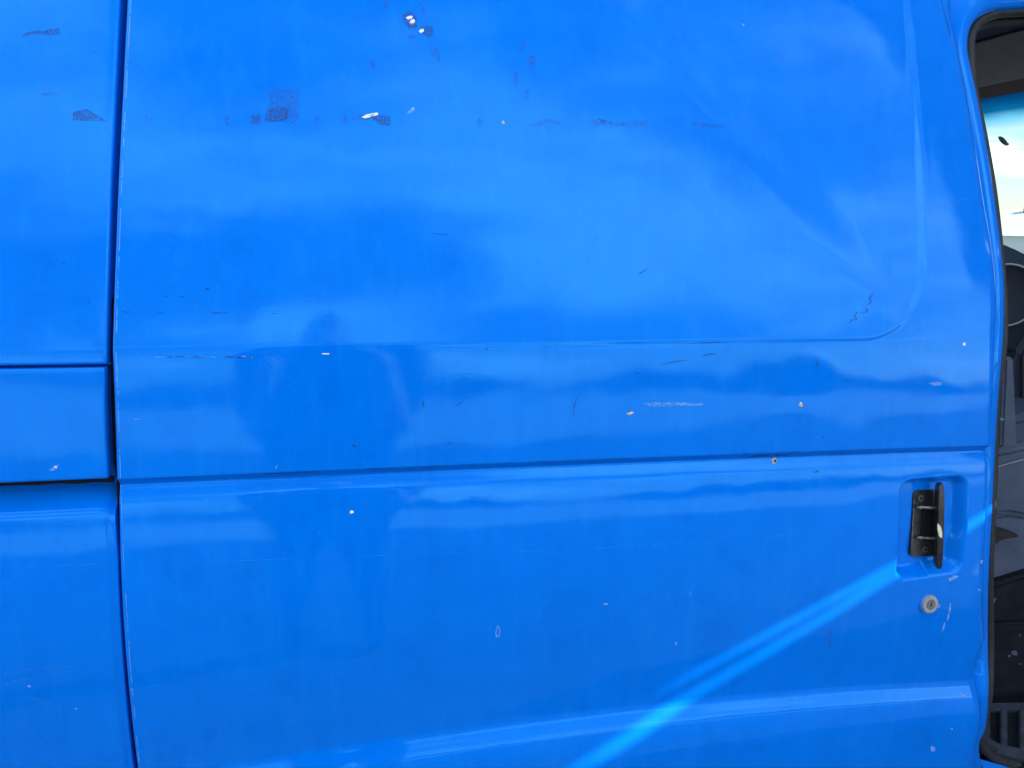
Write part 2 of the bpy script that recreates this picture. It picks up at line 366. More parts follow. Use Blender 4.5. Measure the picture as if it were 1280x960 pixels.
# edge lines of the sliding door, left and right, as x by height
LE = np.array([at_plain(*p) for p in [(160, -80), (159, 0), (153, 120), (147, 240), (142, 380), (140.5, 440), (143, 500), (145, 560), (146, 600), (150, 700), (158, 830), (170, 960), (182, 1060)]])
RE_px = [(1190, -70), (1195, 0), (1198, 30), (1204, 70), (1213, 112), (1221, 160), (1230, 210), (1238, 260), (1245, 300), (1250, 340), (1253, 380), (1252, 415), (1248, 465), (1243, 520), (1240, 575), (1238, 640), (1235, 700), (1234, 760), (1235, 800), (1231.5, 827), (1233.5, 868), (1230, 905), (1222, 935), (1219, 960), (1217, 1040)]
RE = np.array([at_plain(*p) for p in RE_px])
def xl(z): return np.interp(-z, -LE[:, 2], LE[:, 0])
def xr(z): return np.interp(-z, -RE[:, 2], RE[:, 0])
def sheet(name, x_left, x_right, zarr, nu, fn, m, parent, rl=0.003, rr=0.003, depth=0.022, off=0.0, ufine=None, rtop=0.0, rbot=0.0):
    """a skin panel between two edge curves, with rolled and returned edges on all sides"""
    u = np.linspace(0, 1, nu)
    if ufine is not None: u = np.unique(np.concatenate([u, ufine]))
    A = np.array([x_left(z) for z in zarr]); B = np.array([x_right(z) for z in zarr])
    rlz = np.array([rl(z) if callable(rl) else rl for z in zarr]); rrz = np.array([rr(z) if callable(rr) else rr for z in zarr])
    X = (A+rlz)[:, None] + ((B-rrz)-(A+rlz))[:, None]*u[None, :]
    Z = np.repeat(zarr[:, None], len(u), 1)
    Y = fn(X, Z)+off
    ang = np.linspace(0, math.pi/2, 7)[1:]
    def edge(xe, ye, r_, s):
        ex = xe[:, None]+s*r_[:, None]*np.sin(ang)[None]; ey = ye[:, None]+r_[:, None]*(1-np.cos(ang))[None]
        ex = np.concatenate([ex, ex[:, -1:]], 1); ey = np.concatenate([ey, ey[:, -1:]+depth], 1); return ex, ey
    lx, ly = edge(X[:, 0], Y[:, 0], rlz, -1); rx, ry = edge(X[:, -1], Y[:, -1], rrz, 1)
    X = np.concatenate([lx[:, ::-1], X, rx], 1); Y = np.concatenate([ly[:, ::-1], Y, ry], 1)
    Z = np.repeat(zarr[:, None], X.shape[1], 1)
    # top and bottom returns
    r_ = 0.0025
    def ret(i, s):
        return (np.repeat(X[i][None], 4, 0), Y[i][None]+np.array([0.0008, r_, depth*0.6, depth])[:, None], Z[i][None]+s*np.array([0.6*r_, r_, r_, r_])[:, None])
    tx, ty, tz = ret(-1, 1); bx, by, bz = ret(0, -1)
    X = np.concatenate([bx[::-1], X, tx]); Y = np.concatenate([by[::-1], Y, ty]); Z = np.concatenate([bz[::-1], Z, tz])
    return grid_obj(name, X, Y, Z, m, parent)

zf = np.unique(np.concatenate([np.arange(0.32, 0.56, 0.01), np.arange(0.56, 1.66, 0.0024), np.arange(0.995, 1.035, 0.0009), np.arange(1.165, 1.195, 0.0012), np.arange(0.61, 0.67, 0.0012), np.arange(1.66, 1.93, 0.012)]))
zf = zf[np.concatenate([[True], np.diff(zf) > 3e-4])]
hu = np.linspace(0.86, 1.0, 130)
def fold_r(z): return float(np.interp(z, [0.3, 0.75, 0.80, 0.95, 1.1, 1.2, 1.4, 1.6, 1.8], [0.022, 0.022, 0.017, 0.010, 0.012, 0.020, 0.026, 0.024, 0.022]))
door = sheet('sliding_door', xl, xr, zf, 420, door_y, PAINT, van, rl=0.0025, rr=fold_r, ufine=hu)

# rear quarter: upper skin, rail cover, lower skin set back under the rail
def gapx(z): return np.interp(-z, -GE[:, 2], GE[:, 0])
GE = np.array([at_plain(*p) for p in [(150.8, -80), (149.5, 0), (144, 120), (138.5, 240), (134, 380), (133, 440), (132.5, 500), (134.5, 560), (136, 597), (144.8, 700), (151.8, 830), (162.8, 960), (174.8, 1060)]])
XB = -1.5
z_gap_top = at_plain(60, 454.5)[2]; z_gap_top2 = at_plain(60, 462)[2]; z_cov_bot = at_plain(60, 599)[2]
def quarter_y(x, z): return base_y(x, z)
def upper_y(x, z):
    return np.interp(Z_CREASE+(z-curve(CR, x)), ZS, P_SHARP)+0.012*x*x
zu = np.concatenate([np.arange(z_gap_top, 1.25, 0.0015), np.arange(1.25, 1.93, 0.01)])
sheet('rear_panel', lambda z: XB, gapx, zu, 120, upper_y, PAINT, van, rl=0.003, rr=0.004, off=0.0015)
zc_ = np.arange(z_cov_bot, z_gap_top2, 0.002)
YC = float(at_plain(100, 530)[1])
def cover_y(x, z): return YC + (z-1.10)*math.tan(R(5.5)) + 0.012*(x*x-0.09)
cover = sheet('rail_cover', lambda z: XB, lambda z: float(gapx(z))-0.0012, zc_, 90, cover_y, PAINT, van, rl=0.003, rr=0.0025, depth=0.012, off=-0.001)
# lower quarter: hangs back under the rail, then swells out to the door's level with a round corner
zt_low = at_plain(60, 612)[2]; zc_low = at_plain(60, 645)[2]; xc_low = at_plain(143, 660)[0]
def lower_y(x, z):
    wz = warp(np.maximum(x, -0.25), z)
    y = np.interp(np.minimum(wz, 0.992), ZS, P_SHARP)+np.maximum(wz-0.992, 0)*math.tan(R(11))+0.012*x*x
    r_ = 0.020
    qz = z-(zc_low-r_); qx = x-(xc_low-r_)
    d = np.minimum(np.maximum(qx, qz), 0)+np.hypot(np.maximum(qx, 0), np.maximum(qz, 0))-r_
    return y+0.034*sstep(-0.001, 0.030, d)*np.where(z > zc_low-0.012, 1.0, np.exp(-((zc_low-0.012-z)/0.03)))+0.0035*sstep(-0.010, 0.0, x-gapx(z))
zl = np.unique(np.concatenate([np.arange(0.32, 0.9, 0.008), np.arange(0.9, zt_low+0.045, 0.0016)]))
sheet('rear_lower_panel', lambda z: XB, lambda z: float(gapx(z))+0.001, zl, 150, lower_y, PAINT, van, rl=0.003, rr=0.002, ufine=np.linspace(0.93, 1, 70))
# painted shell behind the shut lines, rubber strip and sealant lumps under the rail cover
zs_ = np.arange(0.32, 1.93, 0.02); xs_ = np.linspace(XB, 0.9, 40); XX, ZZ = np.meshgrid(xs_, zs_)
grid_obj('inner_shell', XX, base_y(XX, ZZ)+0.034+0.02*(ZZ < 0.97), ZZ, PAINT, van)
q0, q1 = at_plain(-160, 616), at_plain(143, 604)
strip = tube('rail_seal', [(x, float(cover_y(x, z_cov_bot))+0.012, float(np.interp(x, [q0[0], q1[0]], [q0[2], q1[2]]))+0.004+0.0008*math.sin(x*140)) for x in np.linspace(XB, q1[0]-0.002, 60)], 0.0045, M['gap'], van, 8)
# dark filler in the shut line
gl = [(float(gapx(z)+xl(z))/2, float(base_y(float(xl(z)), z))+0.020, z) for z in np.arange(0.34, 1.25, 0.02)]
tube('gap_seal', gl, 0.004, M['gap'], van, 8)

# ---- door handle
floor_off = RECESS
def on_floor(px, py, up_=0.0):
    d = ray(px, py); y = 0
    for _ in range(40):
        q = CAM+d*((y-CAM[1])/d[1]); y = float(base_y(q[0], q[2]))+RECESS-up_
    return q
pl = on_floor(1160, 654, 0.004)
ptop, pbot = on_floor(1157, 613, .004), on_floor(1157, 695, .004); pL, pR = on_floor(1139, 654, .004), on_floor(1178, 654, .004)
ph, pw = ptop[2]-pbot[2], pR[0]-pL[0]
tilt = Matrix.Rotation(R(-9), 3, 'X') @ Matrix.Rotation(R(2.0), 3, 'Y')
def prism(outline, depth, c, rot, bev=0.0012):
    t = bmesh.new(); vs = [t.verts.new((a, 0, b)) for a, b in outline]; f = t.faces.new(vs)
    e = bmesh.ops.extrude_face_region(t, geom=[f]); nv = [v for v in e['geom'] if isinstance(v, bmesh.types.BMVert)]
    for v in nv: v.co.y += depth
    if bev: bmesh.ops.bevel(t, geom=t.edges[:], offset=bev, segments=2, affect='EDGES', clamp_overlap=True)
    t.transform(Matrix.Translation(Vector(c)) @ rot.to_4x4()); return t
def rrect(w_, h_, r_, n=5):
    out = []
    for cx, cz, a0 in ((w_/2-r_, h_/2-r_, 0), (-w_/2+r_, h_/2-r_, 90), (-w_/2+r_, -h_/2+r_, 180), (w_/2-r_, -h_/2+r_, 270)):
        for k in range(n+1):
            a = R(a0+90*k/n); out.append((cx+r_*math.cos(a), cz+r_*math.sin(a)))
    return out
bm_obj('handle_plate', prism(rrect(pw, ph, 0.008), 0.008, pl, tilt, 0.0010), M['black'], door)
bm = bmesh.new(); add_box(bm, Vector(pl)+tilt @ Vector((-pw/2+0.0012, -0.0002, 0)), (0.0009, 0.0008, ph*0.74), 0.0002, 1, tilt); bm_obj('worn_edge_highlight', bm, M['worn'], door)  # pale strip painting the highlight along the plate's left rim
# dished well of the plate with the two worn arms
bm = prism(rrect(pw*0.55, ph*0.52, 0.005), 0.003, pl+np.array([0.003, -0.0012, 0]), tilt, 0.0008); bm_obj('handle_well', bm, M['gap'], door)
for py in (623, 687):
    s_ = on_floor(1151 if py < 650 else 1156.5, py, .0065); bm = bmesh.new(); nrm = tilt @ Vector((0, -1, 0))
    add_cyl(bm, Vector(s_)-nrm*0.004, Vector(s_)+nrm*0.001, 0.0058, 0.0052, 20, 0.0008)
    hd = bm_obj('screw', bm, M['rust'], door)
    bm = bmesh.new(); add_cyl(bm, Vector(s_)+nrm*0.0008, Vector(s_)+nrm*0.0014, 0.0026, None, 6); bm_obj('screw_socket', bm, M['gap'], door)
# lever: a flat bar standing up from the plate, seen almost edge on
def lev(px, py, o): return Vector(at_door(px, py, o, base_y))
l0, l1 = lev(1175, 604, -0.001), lev(1172, 709, -0.001)
dvec = (l1-l0); ln = dvec.length; dz = -dvec.normalized(); dy = Vector((-0.45, -0.9, 0.0)).normalized(); dx = dz.cross(dy)*-1; dx.normalize(); dy = dx.cross(dz)*-1
rotl = Matrix((dx, dy, dz)).transposed()
prof_l = []
t = bmesh.new()
secs = [(-0.5, 0.0026, 0.008), (-0.46, 0.0040, 0.011), (-0.2, 0.0046, 0.0125), (0.2, 0.0046, 0.0125), (0.46, 0.0040, 0.011), (0.5, 0.0026, 0.008)]
rings = []
for s_, hx, hy in secs:
    rings.append([t.verts.new((x_, y_, s_*ln)) for x_, y_ in ((-hx, -hy), (hx, -hy), (hx*1.15, hy*0.3), (hx*0.9, hy), (-hx*0.9, hy), (-hx*1.15, hy*0.3))])
for a, b in zip(rings, rings[1:]):
    for k in range(6): t.faces.new((a[k], a[(k+1) % 6], b[(k+1) % 6], b[k]))
t.faces.new(rings[0]); t.faces.new(rings[-1])
bmesh.ops.bevel(t, geom=t.edges[:], offset=0.0007, segments=2, affect='EDGES')
t.transform(Matrix.Translation((l0+l1)/2) @ rotl.to_4x4())
lever = bm_obj('handle_lever', t, M['black'], door)
for py, py2 in ((634, 638), (672, 668)):
    a = Vector(on_floor(1146, py, .008)); b = lev(1172, py+1, 0.004)
    bm = bmesh.new(); add_cyl(bm, a, b, 0.0022, 0.0026, 10); add_box(bm, a.lerp(b, 0.25), (0.010, 0.003, 0.005), 0.0008, 2, tilt); bm_obj('handle_arm', bm, M['worn'], door)
# worn strip on the lever's edge, then a cream patch painting the sun glint
bm = bmesh.new(); add_box(bm, (l0+l1)/2+rotl @ Vector((-0.0047, -0.0118, 0)), (0.0009, 0.0012, ln*0.86), 0.0002, 1, rotl); bm_obj('worn_edge_highlight', bm, M['worn'], door)
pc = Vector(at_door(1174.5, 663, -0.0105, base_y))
bm_obj('lever_glint_patch', prism([(-0.0034, -0.012), (0.001, -0.009), (0.0036, 0.002), (0.0036, 0.012), (-0.001, 0.007), (-0.0034, -0.003)], 0.003, pc-rotl @ Vector((0, 0.0005, 0)), rotl, 0.0006), M['glint'], door)
# lock barrel
lc = Vector(at_door(1160, 754)); ln_ = Vector((0.0, -1, 0.12)).normalized()
bm = bmesh.new(); add_cyl(bm, lc-ln_*0.004, lc+ln_*0.0022, 0.0185, 0.0172, 40, 0.0008); lk = bm_obj('lock_surround', bm, PAINT, door)
bm = bmesh.new(); add_cyl(bm, lc, lc+ln_*0.0062, 0.0152, 0.0140, 48, 0.0010); bm_obj('lock_cylinder', bm, M['lock'], door)
bm = bmesh.new(); add_cyl(bm, lc+ln_*0.0058, lc+ln_*0.0066, 0.0085, 0.0083, 32, 0.0003); bm_obj('lock_plug', bm, M['plug'], door)
bm = bmesh.new(); add_box(bm, lc+ln_*0.0067, (0.0013, 0.0008, 0.0065), 0); bm_obj('keyhole', bm, M['gap'], door)

# ---------------------------------------------------------------- marks on the paint: each lies on the skin
def mark(name, px_poly, m, fn=door_y, parent=None, off=0.0003):
    """a flat fleck that follows the skin: outline in photo pixels, mapped onto the surface"""
    pts = np.array(px_poly, float); c = pts.mean(0); V = []; Fc = []
    o = [pts[i]+(pts[(i+1) % len(pts)]-pts[i])*t for i in range(len(pts)) for t in (0, 0.5)]
    rings = [[c+(p-c)*k for p in o] for k in (1.0, 0.6, 0.25)]; n = len(o)
    for rg in rings: V += [at_door(p[0], p[1], -off, fn) for p in rg]
    for r_ in range(2):
        for k in range(n): Fc.append((r_*n+k, r_*n+(k+1) % n, (r_+1)*n+(k+1) % n, (r_+1)*n+k))
    Fc.append(tuple(range(2*n, 3*n)))
    ob = link(name, V, Fc, m, parent or door); return ob
def stroke(name, pts, wpx, m, fn=door_y, parent=None, off=0.0003, taper=True):
    pts = smooth_path([(*p, 0) for p in pts], 5); V = []; Fc = []
    for i, p in enumerate(pts):
        d = (pts[min(i+1, len(pts)-1)]-pts[max(i-1, 0)])[:2]; d /= (np.linalg.norm(d)+1e-9); nn = np.array([-d[1], d[0]])
        ww = wpx*0.5*((0.25+0.75*math.sin(math.pi*(i+0.3)/(len(pts)-0.4))) if taper else 1)*rng.uniform(.75, 1.2)
        for s_ in (-1, 1): V.append(at_door(p[0]+nn[0]*ww*s_, p[1]+nn[1]*ww*s_, -off, fn))
    for i in range(len(pts)-1): Fc.append((2*i, 2*i+1, 2*i+3, 2*i+2))
    return link(name, V, Fc, m, parent or door)
def blob(cx, cy, rx, ry, n=9, j=0.3):
    return [(cx+rx*math.cos(2*math.pi*k/n)*rng.uniform(1-j, 1+j), cy+ry*math.sin(2*math.pi*k/n)*rng.uniform(1-j, 1+j)) for k in range(n)]
rear = bpy.data.objects['rear_panel']; low = bpy.data.objects['rear_lower_panel']
up_fn = lambda x, z: upper_y(np.asarray(x, float), np.asarray(z, float))+0.0015
cv_fn = lambda x, z: cover_y(x, z)-0.001
lw_fn = lambda x, z: lower_y(np.asarray(x, float), np.asarray(z, float))
# sticker residue
mark('sticker_residue', [(26, 46), (30, 41), (45, 38), (60, 39), (62, 36), (74, 35), (74, 43), (60, 44), (45, 42)], M['residue2'], up_fn, rear)
mark('sticker_residue', [(91, 151), (91, 140), (108, 136), (120, 143), (134, 151)], M['residue2'], up_fn, rear)
mark('sticker_residue', blob(118, 65, 4, 3), M['residue'], up_fn, rear)
mark('sticker_residue', blob(60, 118, 14, 1.5), M['residue'], up_fn, rear)
mark('sticker_residue', [(336, 111), (374, 112), (374, 150), (366, 154), (336, 151)], M['residue'])
mark('sticker_residue', [(335, 135), (361, 134), (360, 148), (350, 152), (330, 152)], M['residue2'], off=0.0005)
mark('sticker_residue', [(314, 144), (325, 143), (325, 155), (314, 154)], M['residue2'])
mark('sticker_residue', [(392, 145), (399, 146), (397, 154), (393, 154)], M['residue'])
mark('sticker_residue', [(428, 145), (434, 144), (434, 155), (428, 155)], M['residue'])
mark('sticker_residue', [(439, 146), (450, 141), (464, 143), (464, 149), (440, 150)], M['residue'])
mark('sticker_residue', [(464, 147), (472, 143), (488, 146), (488, 157), (474, 156)], M['residue2'])
mark('sticker_residue', [(665, 158), (675, 151), (685, 148), (698, 150), (702, 156), (690, 153), (676, 156)], M['residue'])
mark('sticker_residue', [(738, 150), (748, 148), (752, 154), (770, 155), (806, 150), (811, 153), (809, 158), (770, 158), (742, 157)], M['residue'])
mark('sticker_residue', blob(600, 152, 3, 5), M['residue'])
mark('sticker_residue', [(866, 152), (905, 156), (908, 160), (868, 158)], M['residue'])
mark('sticker_residue', blob(284, 150, 3, 6), M['residue']); mark('sticker_residue', blob(183, 148, 2, 5), M['residue'])
mark('sticker_residue', [(503, 18), (512, 13), (521, 22), (521, 35), (511, 36), (504, 28)], M['residue2'])
mark('sticker_residue', [(526, 32), (541, 33), (542, 44), (536, 48), (528, 42)], M['residue2'])
mark('sticker_residue', [(538, 58), (547, 61), (551, 72), (549, 80), (545, 72), (539, 68)], M['residue'])
mark('sticker_residue', [(524, 2), (530, 6), (531, 16), (527, 18)], M['residue'])
mark('sticker_residue', [(480, 2), (487, 0), (485, 8), (478, 14)], M['residue'])
mark('sticker_residue', blob(515, 46, 6, 2.5), M['residue']); mark('sticker_residue', blob(466, 78, 4, 8), M['residue'])
for p in ((653, 60), (665, 75), (645, 100), (658, 118)): mark('sticker_residue', blob(*p, 5, 9, 9, 0.5), M['residue'])
# chips down to primer
for poly in ([(507, 22), (512, 19.5), (516, 20), (515, 23), (510, 24.5)], [(512.5, 25.5), (517, 23.5), (519, 26), (517.5, 29), (513.5, 28.5)],
             [(523.5, 39), (526, 36.5), (529.5, 36), (530, 39), (526, 41.5)], [(452, 146.5), (458, 143), (472, 140.5), (473, 143.5), (464, 146), (456, 148)]):
    mark('paint_chip', poly, M['chip'], off=0.0007)
mark('paint_chip', [(462, 145), (466, 142.5), (468, 143), (465, 146)], M['ink'], off=0.0009)
mark('paint_chip', [(508, 142), (514, 135), (518, 133.5), (518, 138), (512, 142)], M['pale2'])
mark('paint_chip', [(511, 28), (516, 25), (515, 31)], M['chiptan'], off=0.0005)
mark('paint_chip', blob(629, 153, 1.8, 2.2), M['chiptan']); mark('paint_chip', blob(1205, 430, 2.2, 1.8), M['chip'], off=0.0005)
mark('paint_chip', [(782, 517), (790, 514.5), (793, 516), (787, 519)], M['chiptan'], off=0.0005); mark('paint_chip', [(785, 516.5), (790, 515), (791, 516.5)], M['chip'], off=0.0007)
mark('paint_chip', blob(1001, 506, 2.6, 2.6), M['chiptan'], off=0.0005); mark('paint_chip', blob(1001, 504, 1.3, 1.3), M['chip'], off=0.0007)
mark('paint_chip', blob(968, 576, 3.4, 3.4), M['chiptan'], off=0.0005); mark('paint_chip', blob(969, 576, 1.8, 1.8), M['riser'], off=0.0008)
mark('paint_chip', blob(440, 640, 2.6, 2.0), M['chip'], off=0.0005); mark('paint_chip', blob(345, 584, 2.2, 1.8), M['pale2'])
mark('paint_chip', [(1162, 479), (1170, 477), (1177, 478), (1176, 481.5), (1166, 482)], M['pale2'], off=0.0005)
mark('paint_chip', blob(1166, 936, 3, 4.5), M['pale2'], off=0.0005); mark('paint_chip', [(1199, 864), (1206, 869), (1208, 872), (1203, 869)], M['pale2'], off=0.0005)
mark('paint_chip', blob(1190, 911, 1.5, 1.2), M['pale2']); mark('paint_chip', blob(757, 755, 2.6, 1.6), M['pale2'], off=0.0005); mark('paint_chip', blob(845, 804, 1.1, 2.8), M['pale2'], off=0.0005)
mark('paint_chip', blob(863, 741, 1.0, 2.2), M['pale']); mark('paint_chip', blob(929, 31, 1.6, 1.6), M['pale2'])
mark('paint_chip', [(1185, 723), (1193, 719), (1198, 720), (1194, 724), (1187, 727)], M['pale2'], off=0.0006); mark('paint_chip', blob(1227, 702, 2, 2.6), M['pale2'], off=0.0005)
mark('paint_chip', blob(1224, 737, 1.2, 1.8), M['pale2']); mark('paint_chip', blob(1174, 757, 2.2, 2.2), M['pale2'], off=0.0005)
mark('paint_chip', [(62, 587), (68, 582), (74, 581), (71, 586), (64, 589)], M['pale2'], cv_fn, cover); mark('paint_chip', blob(70, 584, 2, 1), M['chip'], cv_fn, cover, 0.0006)
mark('paint_chip', blob(37, 858, 2.2, 1.4), M['pale2'], lw_fn, low); mark('paint_chip', blob(95, 886, 1.3, 1.0), M['pale2'], lw_fn, low)
mark('paint_chip', blob(163, 862, 1.6, 1.2), M['pale2'])
stroke('paint_drip', [(622, 782), (624.5, 786), (624, 794), (621, 796), (620, 790), (622, 783)], 1.2, M['pale2'], taper=False)
# pale scuffs, scratches and one painted reflection arc
mark('scuff', [(803, 504), (816, 502.5), (830, 503.5), (829, 508), (812, 508)], M['pale'])
mark('scuff', [(828, 503.5), (850, 503), (880, 504), (878, 507), (850, 507), (829, 508)], M['pale'])
for a, b, c_, m_ in (([(1017, 188), (1016, 205), (1017, 222), (1020, 244)], 2.2, 0, 'film'), ([(1188, 754), (1186.5, 766), (1184, 776)], 2.4, 0, 'pale2'), ([(1181, 778), (1178, 790)], 2.2, 0, 'pale2'),
                   ([(1172, 800), (1171, 808), (1174, 818)], 1.4, 0, 'film'), ([(165, 704), (300, 701), (450, 695), (700, 688)], 1.3, 0, 'film'), ([(700, 688), (860, 678), (1000, 668)], 1.2, 0, 'film'),
                   ([(716, 312), (730, 321), (738, 330)], 1.3, 0, 'film'), ([(1150, 264), (1190, 254), (1222, 243)], 1.8, 0, 'film'), ([(1180, 684), (1212, 668), (1230, 670)], 1.0, 0, 'film'),  # middle entry is a reflected arc painted in pale film
                   ([(640, 152), (720, 160), (900, 158)], 1.2, 0, 'film'), ([(168, 524), (176, 524)], 1.2, 0, 'pale2'), ([(176, 914), (200, 918)], 1.5, 0, 'film'), ([(180, 860), (210, 855)], 1.2, 0, 'film')):
    stroke('scratch_or_reflection', a, b, M[m_])
stroke('scratch_or_reflection', [(0, 710), (60, 707), (145, 705)], 1.3, M['film'], lw_fn, low)
for a in ([(0, 842), (40, 836), (100, 833)], [(0, 860), (20, 850), (50, 846)], [(30, 870), (80, 884)], [(20, 900), (60, 935)]): stroke('scratch_or_reflection', a, 2.2, M['film'], lw_fn, low)
# dark scratches
for a, b in (([(1092, 367), (1087, 373), (1089, 378), (1083, 381)], 1.8), ([(1081, 384), (1084, 389), (1075, 391)], 1.8), ([(1073, 389), (1068, 395), (1071, 399), (1063, 400)], 1.8), ([(1067, 399), (1060, 405)], 1.6),
             ([(717, 520), (718, 506), (724, 493)], 1.6), ([(824, 457), (840, 453), (860, 450)], 1.5), ([(877, 446), (886, 443), (894, 442)], 1.8), ([(1021, 450), (1022, 455), (1020, 460)], 1.8),
             ([(860, 429.5), (890, 428), (910, 428)], 1.2), ([(540, 292), (560, 293)], 1.3), ([(798, 343), (810, 335)], 1.8), ([(570, 508), (580, 500)], 1.2), ([(560, 556), (564, 553)], 2.2), ([(440, 556), (446, 559)], 2), ([(528, 500), (530, 510)], 1.4),
             ([(935, 571), (955, 569.5), (985, 569)], 2.0), ([(1018, 591), (1024, 588)], 2.0), ([(204, 371), (210, 370)], 1.4), ([(152, 389), (162, 391)], 1.3), ([(197, 391), (204, 391)], 1.6), ([(265, 391), (284, 391)], 1.4), ([(340, 392), (348, 392)], 1.0), ([(256, 362), (262, 360)], 1.8), ([(222, 372), (232, 370)], 1.2),
             ([(609, 435), (608, 438)], 1.8), ([(795, 467), (800, 467)], 1.6), ([(1056, 477), (1062, 474)], 1.6), ([(1028, 545), (1030, 548)], 2), ([(1250, 385), (1247, 388)], 1.4), ([(172, 81), (172.5, 82)], 2.2), ([(745, 296), (748, 300)], 1.4)):
    stroke('scratch_or_reflection', a, b, M['ink'])
stroke('scratch_or_reflection', [(60, 329), (64, 329)], 1.4, M['ink'], up_fn, rear); stroke('scratch_or_reflection', [(76, 328.5), (82, 328.5)], 1.4, M['ink'], up_fn, rear)
mark('scuff', blob(1037, 797, 3.2, 13, 11, 0.25), M['residue'])
mark('scuff', blob(111, 378, 2, 2), M['residue'], up_fn, rear)
# pale line down the door's rear edge: worn paint plus painted edge highlight
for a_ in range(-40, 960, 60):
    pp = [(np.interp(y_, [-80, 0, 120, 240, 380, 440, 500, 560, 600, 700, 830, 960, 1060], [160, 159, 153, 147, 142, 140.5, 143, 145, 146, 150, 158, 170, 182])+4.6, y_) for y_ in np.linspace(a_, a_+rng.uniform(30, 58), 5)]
    stroke('edge_wear_highlight', pp, rng.uniform(0.9, 1.6) if a_ < 460 else rng.uniform(0.6, 1.0), M['edgeline'], taper=False)
# cracked filler along the crease
for x0, x1, m_ in ((194, 205, 'pale'), (208, 216, 'ink'), (218, 233, 'ink'), (226, 236, 'pale'), (240, 256, 'ink'), (247, 258, 'pale'), (262, 270, 'pale'), (280, 296, 'ink'), (297, 306, 'ink'), (300, 309, 'pale2'), (308, 318, 'ink'), (310, 316, 'pale2'), (402, 412, 'chip')):
    y0 = 446.3+rng.uniform(-.6, .8)-(4 if x0 > 400 else 0)
    stroke('scratch_or_reflection', [(x0, y0), ((x0+x1)/2, y0+rng.uniform(-.8, .8)), (x1, y0+rng.uniform(-.3, .6))], 1.7, M[m_], off=0.0005)
for x0 in (300, 312): mark('paint_chip', blob(x0, 446.5, 3, 1.4), M['ink'], off=0.0006)
# grime packed into the groove
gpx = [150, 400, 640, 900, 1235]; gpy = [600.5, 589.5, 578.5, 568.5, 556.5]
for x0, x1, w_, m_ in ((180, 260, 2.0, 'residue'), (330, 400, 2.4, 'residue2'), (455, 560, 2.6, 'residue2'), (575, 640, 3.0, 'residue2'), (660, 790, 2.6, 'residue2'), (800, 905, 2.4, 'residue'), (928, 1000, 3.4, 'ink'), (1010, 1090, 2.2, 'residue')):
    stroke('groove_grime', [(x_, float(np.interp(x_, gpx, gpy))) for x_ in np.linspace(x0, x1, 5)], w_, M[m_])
# hairline wear too fine to count
bmf = bmesh.new()
for _ in range(170):
    px, py = rng.uniform(170, 1190), rng.choice([rng.uniform(10, 420), rng.uniform(450, 560), rng.uniform(620, 860)])
    if 1100 < px and 580 < py < 740: continue
    ln2 = rng.uniform(2, 16); a = rng.gauss(0, 0.5)+rng.choice([0, 0, 0.0, 1.4]); wd = rng.uniform(0.25, 0.55)
    p0 = np.array((px, py)); d_ = np.array((math.cos(a), math.sin(a))); nn = np.array((-d_[1], d_[0]))
    vs = [bmf.verts.new(at_door(*(p0+d_*ln2*s_+nn*wd*k*(1 if 0 < s_ < 1 else .3)), -0.0003)) for s_, k in ((0, -1), (.5, -1), (1, -1), (1, 1), (.5, 1), (0, 1))]
    bmf.faces.new((vs[0], vs[1], vs[4], vs[5])); bmf.faces.new((vs[1], vs[2], vs[3], vs[4]))
hw = bm_obj('hairline_scratches', bmf, M['film'], door); hw['kind'] = 'stuff'

# ---------------------------------------------------------------- cab opening: painted frame, rubber seal
OP = [(1236, 1005), (1226, 960), (1222, 930), (1231, 905), (1234, 860), (1233, 800), (1234, 720), (1238, 640), (1242, 560), (1247, 480), (1252, 420), (1253, 360), (1249, 310), (1240, 240), (1228, 165), (1216, 105), (1208, 66), (1209, 42), (1218, 24), (1236, 13), (1262, 9), (1320, 8), (1420, 14), (1540, 40)]
op = smooth_path([at_plain(a, b, 0.020) for a, b in OP], 5)
inn = np.array(op); cen = np.array([1.45, 0.05, 1.15])
V = []; Fc = []
for i, p in enumerate(inn):
    d = inn[min(i+1, len(inn)-1)]-inn[max(i-1, 0)]; d[1] = 0; d /= np.linalg.norm(d); o_ = np.array([-d[2], 0, d[0]])
    if np.dot(o_, p-cen) < 0: o_ = -o_
    V += [p+np.array([0, 0.05, 0])-o_*0.004, p-o_*0.004+np.array([0, 0.002, 0]), p+np.array([0, -0.004, 0])+o_*0.001, p+o_*0.010+np.array([0, -0.006, 0]), p+o_*0.022+np.array([0, -0.004, 0])+0, p+o_*0.028+np.array([0, 0.006, 0]), p+o_*0.06+np.array([0, 0.012, 0])]
K = 7
for i in range(len(inn)-1):
    for k in range(K-1): Fc.append((i*K+k, i*K+k+1, (i+1)*K+k+1, (i+1)*K+k))
link('cab_door_frame', V, Fc, PAINT, van)
# seal
SE = [(1420, 1010), (1330, 975), (1280, 958), (1250, 950), (1231, 938), (1223, 922), (1228, 900), (1234, 860), (1235, 800), (1234, 720), (1237, 640), (1240, 560), (1244, 480), (1251, 430), (1251, 370), (1246, 310), (1238, 240), (1227, 175), (1214, 110), (1211, 70), (1212, 46), (1221, 29), (1240, 18), (1264, 15), (1320, 14), (1420, 20), (1540, 45)]
sp = smooth_path([at_plain(a, b, 0.034) for a, b in SE], 5)
tube('door_seal', sp, 0.0085, M['rubber'], van, 12, (1.0, 1.2))
inner = [Vector(p)+Vector((0.005 if p[2] > 0.7 else 0.002, 0.022, -0.010 if p[2] > 1.5 else 0.004)) for p in sp]
tube('seal_lip', inner, 0.0055, M['rubber'], van, 10, (1.3, 0.8))
